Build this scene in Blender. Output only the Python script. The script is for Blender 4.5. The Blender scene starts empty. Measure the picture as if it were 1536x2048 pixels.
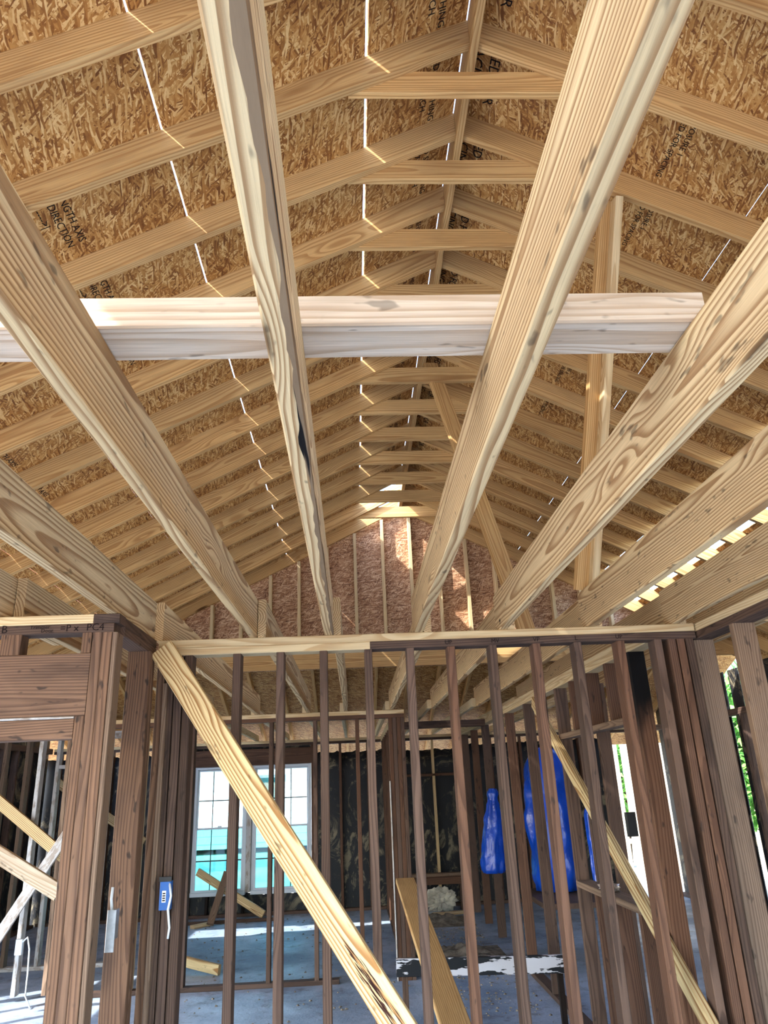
import bpy, bmesh, math, random
from mathutils import Vector, Matrix, noise

random.seed(7)
S = bpy.context.scene
COL = S.collection
EYE = 1.60                      # eye height above the slab; coordinates below are (x, y, z above the eye)

# ------------------------------------------------------------------ camera
def cam_axes(pitch, yaw, roll):
    p, y, r = map(math.radians, (pitch, yaw, roll))
    F = Vector((math.sin(y) * math.cos(p), math.cos(y) * math.cos(p), math.sin(p)))
    R0 = Vector((math.cos(y), -math.sin(y), 0)); U0 = R0.cross(F)
    R = math.cos(r) * R0 + math.sin(r) * U0
    U = -math.sin(r) * R0 + math.cos(r) * U0
    return R, U, F
R_, U_, F_ = cam_axes(20.5283, 2.9831, -2.4589)
cd = bpy.data.cameras.new('camera'); cam = bpy.data.objects.new('camera', cd); COL.objects.link(cam)
cd.sensor_fit = 'VERTICAL'; cd.sensor_height = 36.0; cd.lens = 1466.53 / 2048 * 36.0
cd.clip_start = 0.02; cd.clip_end = 300
m = Matrix.Identity(4)
for i in range(3):
    m[i][0], m[i][1], m[i][2] = R_[i], U_[i], -F_[i]
m[2][3] = EYE
cam.matrix_world = m
S.camera = cam

# ------------------------------------------------------------------ sky, sun, exposure
SUN_DIR = Vector((.63, .38, -.69)).normalized()
w = bpy.data.worlds.new('sky'); S.world = w; w.use_nodes = True
nt = w.node_tree; nt.nodes.clear()
wo = nt.nodes.new('ShaderNodeOutputWorld'); wb = nt.nodes.new('ShaderNodeBackground')
sk = nt.nodes.new('ShaderNodeTexSky'); sk.sky_type = 'NISHITA'; sk.sun_disc = False
sk.sun_elevation = math.asin(-SUN_DIR.z); sk.sun_rotation = math.atan2(-SUN_DIR.x, -SUN_DIR.y)
sk.air_density = 1.0; sk.dust_density = 1.0; sk.ozone_density = 1.0
nt.links.new(sk.outputs[0], wb.inputs[0]); nt.links.new(wb.outputs[0], wo.inputs[0])
wb.inputs[1].default_value = 0.95
sd = bpy.data.lights.new('sun', 'SUN'); so = bpy.data.objects.new('sun', sd); COL.objects.link(so)
sd.energy = 7.5; sd.angle = math.radians(0.6); sd.color = (1.0, .97, .93)
so.rotation_euler = SUN_DIR.to_track_quat('-Z', 'Y').to_euler(); so.location = (-8, -2, 12)
S.view_settings.view_transform = 'Standard'; S.view_settings.look = 'None'
S.view_settings.gamma = 1.0; S.view_settings.use_curve_mapping = False
S.view_settings.exposure = 0.85
try:
    S.cycles.max_bounces = 6; S.cycles.diffuse_bounces = 4; S.cycles.glossy_bounces = 2
    S.cycles.use_adaptive_sampling = True; S.cycles.adaptive_threshold = .06
    S.cycles.transparent_max_bounces = 8; S.cycles.use_denoising = True
    S.cycles.sample_clamp_indirect = 8.0
except Exception:
    pass

# ------------------------------------------------------------------ material helpers
class NT:
    def __init__(s, name):
        s.m = bpy.data.materials.new(name); s.m.use_nodes = True
        s.t = s.m.node_tree; s.t.nodes.clear()
        s.out = s.n('ShaderNodeOutputMaterial'); s.b = s.n('ShaderNodeBsdfPrincipled')
        s.l(s.b.outputs[0], s.out.inputs[0])
    def n(s, typ, **kw):
        x = s.t.nodes.new(typ)
        for k, v in kw.items(): setattr(x, k, v)
        return x
    def l(s, a, b): s.t.links.new(a, b)
    def put(s, sock, v):
        if isinstance(v, bpy.types.NodeSocket): s.l(v, sock)
        else: sock.default_value = v
    def math(s, op, a, b=None, c=None):
        x = s.n('ShaderNodeMath', operation=op); s.put(x.inputs[0], a)
        if b is not None: s.put(x.inputs[1], b)
        if c is not None: s.put(x.inputs[2], c)
        return x.outputs[0]
    def vec(s, op, a, b=None):
        x = s.n('ShaderNodeVectorMath', operation=op); s.put(x.inputs[0], a)
        if b is not None: s.put(x.inputs[1], b)
        return x.outputs[1] if op in ('LENGTH', 'DISTANCE', 'DOT_PRODUCT') else x.outputs[0]
    def noise(s, v, scale, detail=2, rough=.5, dist=0):
        x = s.n('ShaderNodeTexNoise'); s.l(v, x.inputs['Vector'])
        x.inputs['Scale'].default_value = scale; x.inputs['Detail'].default_value = detail
        x.inputs['Roughness'].default_value = rough; x.inputs['Distortion'].default_value = dist
        return x.outputs[0]
    def vor(s, v, scale=1.0, dims='3D'):
        x = s.n('ShaderNodeTexVoronoi', voronoi_dimensions=dims); s.l(v, x.inputs['Vector'])
        x.inputs['Scale'].default_value = scale
        return x
    def step(s, v, a, b):
        x = s.n('ShaderNodeMapRange', interpolation_type='SMOOTHSTEP'); s.put(x.inputs[0], v)
        x.inputs[1].default_value = a; x.inputs[2].default_value = b
        return x.outputs[0]
    def mix(s, f, a, b, mode='MIX'):
        x = s.n('ShaderNodeMix', data_type='RGBA', blend_type=mode); s.put(x.inputs[0], f)
        s.put(x.inputs[6], a if isinstance(a, bpy.types.NodeSocket) else (*a, 1))
        s.put(x.inputs[7], b if isinstance(b, bpy.types.NodeSocket) else (*b, 1))
        return x.outputs[2]
    def fmix(s, f, a, b):
        x = s.n('ShaderNodeMix', data_type='FLOAT'); s.put(x.inputs[0], f); s.put(x.inputs[2], a); s.put(x.inputs[3], b)
        return x.outputs[0]
    def ramp(s, v, stops):
        x = s.n('ShaderNodeValToRGB'); s.l(v, x.inputs[0]); e = x.color_ramp.elements
        while len(e) < len(stops): e.new(0.5)
        for k, (p, c) in enumerate(stops):
            e[k].position = p; e[k].color = (*c, 1) if len(c) == 3 else c
        return x.outputs[0]
    def bump(s, h, strength=.3, dist=.002):
        x = s.n('ShaderNodeBump'); x.inputs['Strength'].default_value = strength
        x.inputs['Distance'].default_value = dist; s.l(h, x.inputs['Height'])
        s.l(x.outputs[0], s.b.inputs['Normal'])
    def obj(s):
        tc = s.n('ShaderNodeTexCoord'); return tc.outputs['Object']
    def rnd(s):
        r1 = s.n('ShaderNodeObjectInfo').outputs['Random']
        return r1, s.math('FRACT', s.math('MULTIPLY', r1, 13.71)), s.math('FRACT', s.math('MULTIPLY', r1, 57.37))
    def done(s, col, rough=.7, spec=.25):
        s.put(s.b.inputs['Base Color'], col if isinstance(col, bpy.types.NodeSocket) else (*col, 1))
        s.put(s.b.inputs['Roughness'], rough); s.b.inputs['Specular IOR Level'].default_value = spec
        return s.m

def srgb(r, g, b):
    f = lambda c: (c / 255 / 12.92) if c <= 10.3 else ((c / 255 + .055) / 1.055) ** 2.4
    return (f(r), f(g), f(b))

def wood(name, light, dark, stain, freq=110, ring=.75, stain_amt=.5, knots=.8, vary=.22, bumpd=.0015, rough=.72, marks=0.0, paint=None, char=None):
    """sawn lumber: growth rings in a solid cut lengthwise (local X), knots, blotches"""
    t = NT(name); r1, r2, r3 = t.rnd(); P = t.obj()
    off = t.n('ShaderNodeCombineXYZ'); t.l(t.math('MULTIPLY', r1, 40.0), off.inputs[0])
    V = t.vec('ADD', P, off.outputs[0])
    sep = t.n('ShaderNodeSeparateXYZ'); t.l(P, sep.inputs[0])
    yy = t.math('ADD', sep.outputs[1], t.math('MULTIPLY', t.math('SUBTRACT', r2, .5), .22))
    zz = t.math('ADD', sep.outputs[2], t.math('MULTIPLY', t.math('SUBTRACT', r3, .5), .16))
    nz = t.noise(t.vec('MULTIPLY', V, (.7, 4, 4)), 1.0, 1, .45)
    nz2 = t.noise(t.vec('MULTIPLY', V, (3.2, 18, 18)), 1.0, 1, .5)
    rad = t.math('SQRT', t.math('ADD', t.math('MULTIPLY', yy, yy), t.math('MULTIPLY', zz, zz)))
    kv = t.vor(t.vec('MULTIPLY', V, (1.15, 6, 6)))
    kd = kv.outputs['Distance']
    kbump = t.step(kd, .30, .05)
    rad = t.math('ADD', rad, t.math('MULTIPLY', nz, .085))
    rad = t.math('ADD', rad, t.math('MULTIPLY', nz2, .006))
    rad = t.math('ADD', rad, t.math('MULTIPLY', kbump, .022 * (1 if knots else 0)))
    rg = t.math('FRACT', t.math('MULTIPLY', rad, freq))
    late = t.math('MULTIPLY', t.step(rg, .30, .85), t.step(rg, 1.0, .93))
    fib = t.noise(t.vec('MULTIPLY', V, (5, 190, 190)), 1.0, 2, .6)
    col = t.mix(t.math('MULTIPLY', late, ring), light, dark)
    col = t.mix(1.0, col, t.ramp(fib, [(.25, (.80, .78, .76)), (.75, (1.08, 1.07, 1.05))]), 'MULTIPLY')
    bl = t.noise(t.vec('MULTIPLY', V, (1.6, 7, 7)), 1.0, 3, .62)
    col = t.mix(t.math('MULTIPLY', t.step(bl, .50, .78), stain_amt), col, stain)
    if marks:
        mk = t.noise(t.vec('MULTIPLY', V, (9, 26, 26)), 1.0, 2, .7)
        col = t.mix(t.math('MULTIPLY', t.step(mk, .63, .72), marks), col, (.016, .014, .013))
    if knots:
        pick = t.step(t.vec('DOT_PRODUCT', kv.outputs['Color'], (1, 0, 0)), .45, .55)
        kn = t.math('MULTIPLY', t.step(kd, .135, .065), t.math('MULTIPLY', pick, knots))
        col = t.mix(kn, col, tuple(c * .30 for c in dark))
    if paint:
        pn = t.noise(t.vec('MULTIPLY', V, (7, 22, 22)), 1.0, 5, .7)
        col = t.mix(t.math('MULTIPLY', t.step(pn, .40, .52), paint[1]), col, paint[0])
    if char is not None:
        col = t.mix(t.step(t.math('ADD', sep.outputs[0], t.math('MULTIPLY', bl, .35)), char, char + .22), col, (.007, .006, .006))
    val = t.math('ADD', 1 - vary / 2, t.math('MULTIPLY', r2, vary))
    vc = t.n('ShaderNodeCombineXYZ'); t.l(val, vc.inputs[0])
    t.l(t.math('MULTIPLY', val, t.math('ADD', .97, t.math('MULTIPLY', r3, .05))), vc.inputs[1])
    t.l(t.math('MULTIPLY', val, t.math('ADD', .93, t.math('MULTIPLY', r3, .12))), vc.inputs[2])
    col = t.mix(1.0, col, vc.outputs[0], 'MULTIPLY')
    t.bump(fib, .45, bumpd)
    return t.done(col, rough, .2)

def osb(name, stops, scale=1.0):
    t = NT(name); r1, r2, r3 = t.rnd(); P = t.obj()
    off = t.n('ShaderNodeCombineXYZ'); t.l(t.math('MULTIPLY', r1, 30.0), off.inputs[0]); t.l(t.math('MULTIPLY', r2, 30.0), off.inputs[1])
    V = t.vec('ADD', P, off.outputs[0])
    wob = t.noise(V, 3.0 * scale, 2)
    wv = t.n('ShaderNodeCombineXYZ'); t.l(t.math('MULTIPLY', wob, .06), wv.inputs[0]); t.l(t.math('MULTIPLY', wob, -.06), wv.inputs[1])
    V = t.vec('ADD', V, wv.outputs[0])
    v = None
    for k, (a, sx, sy) in enumerate(((8, 9, 62), (62, 12, 95), (-38, 11, 85), (98, 13, 110), (25, 12, 90), (-55, 13, 100), (-10, 14, 110))):
        mp = t.n('ShaderNodeMapping'); t.l(V, mp.inputs[0])
        mp.inputs['Rotation'].default_value = (0, 0, math.radians(a))
        q = t.vec('MULTIPLY', mp.outputs[0], (sx * scale, sy * scale, 0))
        q = t.vec('ADD', q, (k * 17.3, k * 5.1, 0))
        vo = t.vor(q, 1.0, '2D')
        val = t.vec('DOT_PRODUCT', vo.outputs['Color'], (1, 0, 0))
        if v is None: v = val
        else: v = t.fmix(t.math('GREATER_THAN', t.vec('DOT_PRODUCT', vo.outputs['Color'], (0, 1, 0)), .62), v, val)
    fib = t.noise(t.vec('MULTIPLY', V, (60, 60, 1)), 1.0, 3, .6)
    big = t.noise(V, 2.2, 3)
    h = t.math('ADD', v, t.math('MULTIPLY', t.math('SUBTRACT', fib, .5), .45))
    h2 = t.math('ADD', h, t.math('MULTIPLY', t.math('SUBTRACT', big, .5), .5))
    col = t.ramp(h2, stops)
    t.bump(fib, .4, .0015)
    return t.done(col, .62, .3)

def plain(name, col, rough=.6, spec=.3, nscale=0, namt=.2, metal=0):
    t = NT(name)
    c = col
    if nscale:
        P = t.obj(); n = t.noise(P, nscale, 4, .6)
        c = t.mix(t.step(n, .3, .7), tuple(x * (1 - namt) for x in col), tuple(min(1, x * (1 + namt)) for x in col))
        t.bump(n, .2, .002)
    t.b.inputs['Metallic'].default_value = metal
    return t.done(c, rough, spec)

M = {}
M['joist'] = wood('joist_pine', srgb(216, 188, 142), srgb(142, 100, 58), srgb(168, 136, 96), freq=95, ring=.8, stain_amt=.35, knots=.9, marks=.55, bumpd=.003)
M['rafter'] = wood('rafter_pine', srgb(214, 176, 120), srgb(160, 110, 60), srgb(142, 102, 62), freq=85, ring=.6, stain_amt=.45, knots=1.0)
M['plate'] = wood('plate_pine', srgb(222, 200, 158), srgb(180, 142, 94), srgb(176, 144, 104), freq=90, ring=.6, stain_amt=.3, knots=.5)
M['brace'] = wood('brace_pine', srgb(222, 200, 152), srgb(154, 110, 64), srgb(120, 100, 74), freq=90, ring=.95, stain_amt=.35, knots=.5, marks=.5)
M['pale'] = wood('pale_pine', srgb(222, 206, 184), srgb(184, 156, 126), srgb(166, 144, 120), freq=85, ring=.7, stain_amt=.5, knots=.9, marks=.45)
M['old'] = wood('old_stud_wood', srgb(100, 80, 69), srgb(58, 44, 38), srgb(40, 33, 30), freq=120, ring=.6, stain_amt=.7, knots=.9, marks=.55, vary=.4)
M['old_red'] = wood('red_brown_stud_wood', srgb(106, 78, 62), srgb(66, 45, 35), srgb(46, 34, 29), freq=100, ring=.6, stain_amt=.6, knots=1.0, marks=.6, vary=.3)
M['post'] = wood('brown_post_wood', srgb(122, 94, 74), srgb(74, 53, 42), srgb(54, 41, 35), freq=95, ring=.7, stain_amt=.75, knots=1.0, marks=.75, vary=.3)
M['dark'] = wood('dark_plate_wood', srgb(98, 78, 66), srgb(58, 43, 37), srgb(34, 28, 26), freq=120, ring=.6, stain_amt=.8, knots=.8, marks=.7)
M['weathered'] = wood('weathered_grey_wood', srgb(134, 112, 94), srgb(88, 69, 56), srgb(66, 53, 45), freq=110, ring=.6, stain_amt=.6, knots=.8, marks=.6)
M['charred'] = wood('charred_wood', srgb(40, 32, 28), srgb(16, 13, 12), srgb(8, 7, 7), freq=110, ring=.5, stain_amt=.8, knots=0, rough=.85)
M['whitewash'] = wood('white_stained_stud_wood', srgb(176, 168, 160), srgb(130, 112, 98), srgb(100, 84, 72), freq=110, ring=.5, stain_amt=.6, knots=.9, marks=.5, paint=(srgb(214, 218, 222), .55))
M['char_top'] = wood('charred_top_stud_wood', srgb(134, 98, 76), srgb(88, 58, 43), srgb(60, 43, 36), freq=100, ring=.6, stain_amt=.6, knots=1.0, marks=.6, char=.85)
OS = [(.0, srgb(116, 70, 32)), (.36, srgb(164, 112, 56)), (.66, srgb(190, 142, 80)), (1.0, srgb(224, 186, 126))]
M['osb'] = osb('osb_sheathing', OS, 1.25)
M['osb_red'] = osb('osb_gable_panel', [(.0, srgb(112, 76, 54)), (.36, srgb(156, 112, 80)), (.66, srgb(182, 142, 108)), (1.0, srgb(220, 188, 154))], 1.3)
t = NT('bark_strip'); P = t.obj(); n = t.noise(t.vec('MULTIPLY', P, (14, 2.5, 14)), 1.0, 5, .7); n2 = t.noise(t.vec('MULTIPLY', P, (40, 1.2, 40)), 1.0, 3, .6)
t.bump(n, .6, .004)
M['bark_strip'] = t.done(t.mix(t.step(n2, .58, .64), t.mix(n, srgb(152, 126, 96), srgb(104, 82, 62)), srgb(24, 21, 20)), .9, .1)
M['ink'] = plain('black_ink', srgb(34, 26, 24), .8, .1)
M['ink_faint'] = plain('faded_ink', srgb(70, 46, 40), .85, .1)
M['vinyl'] = plain('white_vinyl', srgb(206, 214, 222), .4, .4)
M['tarp'] = None
M['bluebox'] = plain('blue_plastic_box', srgb(20, 92, 170), .35, .5)
M['blackplastic'] = plain('black_plastic', srgb(22, 22, 24), .4, .4)
M['metal'] = plain('galvanised_metal', srgb(176, 182, 188), .35, .5, 30, .15, .8)
M['sticker'] = plain('white_sticker', srgb(226, 228, 232), .6, .3)
M['cable'] = plain('white_cable', srgb(214, 220, 224), .5, .4)
M['foil'] = plain('crumpled_foil', srgb(190, 178, 168), .3, .5, 14, .4, .6)
M['batt'] = plain('white_insulation', srgb(196, 190, 172), .9, .1, 9, .35)
M['siding'] = plain('white_siding', srgb(228, 232, 230), .7, .2)
M['shingle'] = plain('grey_shingles', srgb(150, 156, 158), .85, .1, 12, .2)
M['bark'] = plain('tree_bark', srgb(92, 74, 58), .9, .1, 20, .3)
M['ground'] = plain('sunlit_ground', srgb(196, 186, 168), .95, .1, .7, .15)
M['fence'] = wood('pale_fence_wood', srgb(226, 214, 190), srgb(190, 168, 136), srgb(176, 160, 134), freq=90, ring=.5, stain_amt=.4, knots=.4)

t = NT('blue_tarp'); P = t.obj(); n = t.noise(P, 6, 3)
t.bump(t.noise(P, 22, 3, .6), .5, .01)
M['tarp'] = t.done(t.mix(n, srgb(4, 46, 150), srgb(16, 84, 208)), .28, .6)

t = NT('concrete_slab'); P = t.obj()
n1 = t.noise(P, .9, 5, .65); n2 = t.noise(P, 6, 5, .7); n3 = t.noise(P, 40, 3, .7)
c = t.mix(t.step(n1, .35, .68), srgb(118, 138, 162), srgb(172, 186, 204))  # blue of the sky light is tinted into the concrete tones
c = t.mix(t.math('MULTIPLY', t.step(n2, .50, .72), .75), c, srgb(86, 84, 84))
c = t.mix(t.math('MULTIPLY', t.step(n3, .58, .72), .6), c, srgb(60, 56, 54))
t.bump(t.math('ADD', n2, n3), .5, .006)
M['slab'] = t.done(c, t.fmix(t.step(n1, .35, .7), .62, .34), .45)

t = NT('black_felt_paper'); P = t.obj()
n1 = t.noise(t.vec('MULTIPLY', P, (3.2, 3.2, 2.2)), 1.0, 6, .72, 1.6); n2 = t.noise(t.vec('MULTIPLY', P, (1.1, 1.1, .9)), 1.0, 2)
wisp = t.math('MULTIPLY', t.step(n1, .50, .64), t.step(n2, .36, .52))
c = t.mix(t.math('MULTIPLY', wisp, .75), (.010, .012, .016), srgb(150, 138, 112))
t.bump(n1, .5, .01)
M['felt'] = t.done(c, .55, .35)

t = NT('peeling_painted_board'); P = t.obj()
n1 = t.noise(t.vec('MULTIPLY', P, (3.5, 14, 14)), 1.0, 4, .6)
c = t.mix(t.step(n1, .49, .51), srgb(24, 27, 33), srgb(206, 206, 214))
M['peeling'] = t.done(c, .6, .3)

def glass(name, tint):
    t = NT(name); t.t.nodes.remove(t.b)
    tr = t.n('ShaderNodeBsdfTransparent'); tr.inputs[0].default_value = (*tint, 1)
    gl = t.n('ShaderNodeBsdfGlossy'); gl.inputs['Roughness'].default_value = .03
    mx = t.n('ShaderNodeMixShader'); mx.inputs[0].default_value = .06
    t.l(tr.outputs[0], mx.inputs[1]); t.l(gl.outputs[0], mx.inputs[2]); t.l(mx.outputs[0], t.out.inputs[0])
    return t.m
M['glass'] = glass('clear_glass', (.80, .93, .94))
M['glass_teal'] = glass('tinted_glass', (.34, .74, .76))

def leafmat(name, a, b):
    t = NT(name); r1 = t.n('ShaderNodeObjectInfo').outputs['Random']; P = t.obj()
    n = t.noise(P, 5, 2)
    t.b.inputs['Transmission Weight'].default_value = 0
    return t.done(t.mix(n, a, b), .6, .3)
M['leaf'] = leafmat('green_leaves', srgb(60, 130, 52), srgb(150, 206, 96))
M['leaf_teal'] = leafmat('blue_green_leaves', srgb(40, 116, 96), srgb(110, 190, 150))
M['dirt'] = plain('loose_dirt', srgb(120, 112, 100), .95, .1, 16, .45)

# ------------------------------------------------------------------ object helpers
def W(p): return Vector((p[0], p[1], p[2] + EYE))
def tag(o, label=None, cat=None, group=None, kind=None):
    if label: o['label'] = label
    if cat: o['category'] = cat
    if group: o['group'] = group
    if kind: o['kind'] = kind
    return o
def empty(name, p, label, cat=None, group=None, kind=None):
    o = bpy.data.objects.new(name, None); COL.objects.link(o); o.location = W(p); o.empty_display_size = .1
    return tag(o, label, cat, group, kind)
def world_of(o):
    mm = o.matrix_basis.copy()
    while o.parent is not None:
        o = o.parent; mm = o.matrix_basis @ mm
    return mm
def link(name, me, mw, parent=None, mat=None):
    o = bpy.data.objects.new(name, me); COL.objects.link(o)
    if mat is not None and not me.materials: me.materials.append(M[mat] if isinstance(mat, str) else mat)
    if parent is not None:
        o.parent = parent; o.matrix_basis = world_of(parent).inverted() @ mw
    else:
        o.matrix_basis = mw
    return o
def frame(p0, p1, up):
    p0, p1 = W(p0), W(p1); X = p1 - p0; L = X.length; X.normalize()
    Z = Vector(up) - X * Vector(up).dot(X)
    if Z.length < 1e-4: Z = Vector((0, 1, 0)) - X * X.y
    Z.normalize(); Y = Z.cross(X)
    mm = Matrix.Identity(4); c = (p0 + p1) / 2
    for i in range(3): mm[i][0], mm[i][1], mm[i][2], mm[i][3] = X[i], Y[i], Z[i], c[i]
    return mm, L
_cache = {}
def prism(L, t, w, ch):
    key = None
    me = bpy.data.meshes.new('board'); h, a, b = L / 2, t / 2, w / 2
    ring = [(-a + ch, -b), (a - ch, -b), (a, -b + ch), (a, b - ch), (a - ch, b), (-a + ch, b), (-a, b - ch), (-a, -b + ch)]
    v = [(-h, y, z) for y, z in ring] + [(h, y, z) for y, z in ring]
    f = [tuple(range(7, -1, -1)), tuple(range(8, 16))]
    for k in range(8):
        f.append((k, (k + 1) % 8, 8 + (k + 1) % 8, 8 + k))
    me.from_pydata(v, [], f); me.update()
    return me
def board(name, p0, p1, w, t, mat, up=(0, 0, 1), parent=None, ch=.003):
    """a sawn board from p0 to p1 (centre line); w is its size along `up`, t across"""
    mm, L = frame(p0, p1, up)
    me = prism(L, t, w, min(ch, t * .3, w * .3)); me.name = name
    return link(name, me, mm, parent, mat)
def bx(name, x0, x1, y0, y1, z0, z1, mat, parent=None, ch=.003):
    """axis-aligned board; the longest side becomes its grain direction"""
    d = (x1 - x0, y1 - y0, z1 - z0); c = ((x0 + x1) / 2, (y0 + y1) / 2, (z0 + z1) / 2)
    k = max(range(3), key=lambda i: d[i])
    if k == 0: return board(name, (x0, c[1], c[2]), (x1, c[1], c[2]), d[2], d[1], mat, (0, 0, 1), parent, ch)
    if k == 1: return board(name, (c[0], y0, c[2]), (c[0], y1, c[2]), d[2], d[0], mat, (0, 0, 1), parent, ch)
    return board(name, (c[0], c[1], z0), (c[0], c[1], z1), d[0], d[1], mat, (1, 0, 0), parent, ch)
def mesh_obj(name, verts, faces, mat, parent=None, smooth=False, loc=None):
    me = bpy.data.meshes.new(name)
    o0 = W(loc) if loc is not None else sum((W(v) for v in verts), Vector()) / len(verts)
    me.from_pydata([W(v) - o0 for v in verts], [], faces); me.update()
    if smooth:
        for p in me.polygons: p.use_smooth = True
    return link(name, me, Matrix.Translation(o0), parent, mat)
def tube(name, pts, r, mat, parent=None, seg=6):
    P = [Vector(p) for p in pts]; vs, fs = [], []
    for i, p in enumerate(P):
        d = (P[min(i + 1, len(P) - 1)] - P[max(i - 1, 0)]).normalized()
        a = d.cross(Vector((.31, .17, .93))).normalized(); b = d.cross(a)
        for k in range(seg):
            an = 2 * math.pi * k / seg; vs.append(tuple(p + a * math.cos(an) * r + b * math.sin(an) * r))
    for i in range(len(P) - 1):
        for k in range(seg):
            fs.append((i * seg + k, i * seg + (k + 1) % seg, (i + 1) * seg + (k + 1) % seg, (i + 1) * seg + k))
    fs.append(tuple(range(seg - 1, -1, -1))); fs.append(tuple(range((len(P) - 1) * seg, len(P) * seg)))
    return mesh_obj(name, vs, fs, mat, parent, True)
def lump(name, c, r, mat, seed=0, amp=.35, sub=3, parent=None, freq=3.0):
    bm = bmesh.new(); bmesh.ops.create_icosphere(bm, subdivisions=sub, radius=1)
    for v in bm.verts:
        q = v.co.copy(); k = 1 + amp * noise.noise(q * freq + Vector((seed * 3.1, 1.7, seed)))
        v.co = Vector((q.x * r[0] * k, q.y * r[1] * k, q.z * r[2] * k))
    me = bpy.data.meshes.new(name); bm.to_mesh(me); bm.free()
    return link(name, me, Matrix.Translation(W(c)), parent, mat)
def text(name, body, p, xdir, ydir, size, mat, parent, thick=.0004):
    """flat lettering lying on a surface: p = lower left, xdir = reading direction, ydir = up of the letters"""
    cu = bpy.data.curves.new(name, 'FONT'); cu.body = body; cu.size = size; cu.extrude = thick; cu.resolution_u = 2
    to = bpy.data.objects.new(name, cu); COL.objects.link(to)
    me = bpy.data.meshes.new_from_object(to); bpy.data.objects.remove(to)
    X = Vector(xdir).normalized(); Y = Vector(ydir); Y = (Y - X * Y.dot(X)).normalized(); Z = X.cross(Y)
    mm = Matrix.Identity(4); c = W(p)
    for i in range(3): mm[i][0], mm[i][1], mm[i][2], mm[i][3] = X[i], Y[i], Z[i], c[i]
    me.materials.clear()
    return link(name, me, mm, parent, mat)

T2 = .038                       # thickness of the lumber
FZ = -EYE                       # slab level
PT = .71                        # top of the wall plates = underside of the joists
PB = .634                       # underside of the double plates

# ------------------------------------------------------------------ ground and slab
g = mesh_obj('ground', [(-60, -60, FZ - .16), (60, -60, FZ - .16), (60, 70, FZ - .16), (-60, 70, FZ - .16),
                        (-60, -60, FZ - .5), (60, -60, FZ - .5), (60, 70, FZ - .5), (-60, 70, FZ - .5)],
             [(0, 1, 2, 3), (7, 6, 5, 4), (0, 4, 5, 1), (1, 5, 6, 2), (2, 6, 7, 3), (3, 7, 4, 0)], 'ground')
tag(g, 'pale sunlit bare ground outside around the house', 'ground', kind='structure')
fl = mesh_obj('floor', [(-4.5, -4.4, FZ), (4.75, -4.4, FZ), (4.75, 11.66, FZ), (-4.5, 11.66, FZ),
                        (-4.5, -4.4, FZ - .16), (4.75, -4.4, FZ - .16), (4.75, 11.66, FZ - .16), (-4.5, 11.66, FZ - .16)],
              [(0, 1, 2, 3), (7, 6, 5, 4), (0, 4, 5, 1), (1, 5, 6, 2), (2, 6, 7, 3), (3, 7, 4, 0)], 'slab')
tag(fl, 'dusty blue-grey concrete slab floor strewn with dirt', 'floor', kind='structure')

# ------------------------------------------------------------------ main roof
XR = .632; RZ = 3.198; SL = .5; CS = math.cos(math.atan(SL)); RS = .506; R0Y = 2.385
NR0, NR1 = -11, 12
RD = .140                      # rafter depth
DROP = RD / CS                 # vertical thickness of a rafter
roof = empty('ceiling', (XR, 4, RZ), 'open gable roof of bare pine rafters under strand board sheathing', 'roof', kind='structure')
def ry(i): return R0Y + RS * i
bx('ridge_board', XR - T2 / 2, XR + T2 / 2, ry(NR0) - .1, ry(NR1) + .04, 3.162, 3.162 + .184, 'rafter', roof)
EAVE = 5.25
for i in range(NR0, NR1 + 1):
    y = ry(i) + T2 / 2
    for sd_ in (-1, 1):
        xa = XR + sd_ * (T2 / 2 + .001); xb = XR + sd_ * EAVE
        za = RZ - SL * abs(xa - XR) + DROP / 2; zb = RZ - SL * EAVE + DROP / 2
        # plumb-cut rafter: a sheared prism, bottom line at RZ - SL*|dx|
        vs = []
        for x in (xa, xb):
            zc = RZ - SL * abs(x - XR)
            for yy in (y - T2 / 2, y + T2 / 2):
                vs += [(x, yy, zc), (x, yy, zc + DROP)]
        # to local frame along the slope so the grain follows the board
        p0 = ((xa), y, za); p1 = (xb, y, zb)
        mm, L = frame(p0, p1, (0, 0, 1)); inv = mm.inverted()
        me = bpy.data.meshes.new('rafter'); me.from_pydata([inv @ W(v) for v in vs], [],
            [(0, 1, 3, 2), (4, 6, 7, 5), (0, 4, 5, 1), (2, 3, 7, 6), (0, 2, 6, 4), (1, 5, 7, 3)])
        me.update(); me.validate()
        bm = bmesh.new(); bm.from_mesh(me); bmesh.ops.recalc_face_normals(bm, faces=bm.faces); bm.to_mesh(me); bm.free()
        link('rafter', me, mm, roof, 'rafter')
for i in range(-4, NR1):
    y0 = ry(i) + T2 + .001
    ext = random.uniform(-.02, .02)
    bx('collar_tie', .045 + ext, XR * 2 - .045 + ext, y0, y0 + T2, 2.93, 2.93 + .13, 'rafter', roof)

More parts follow.
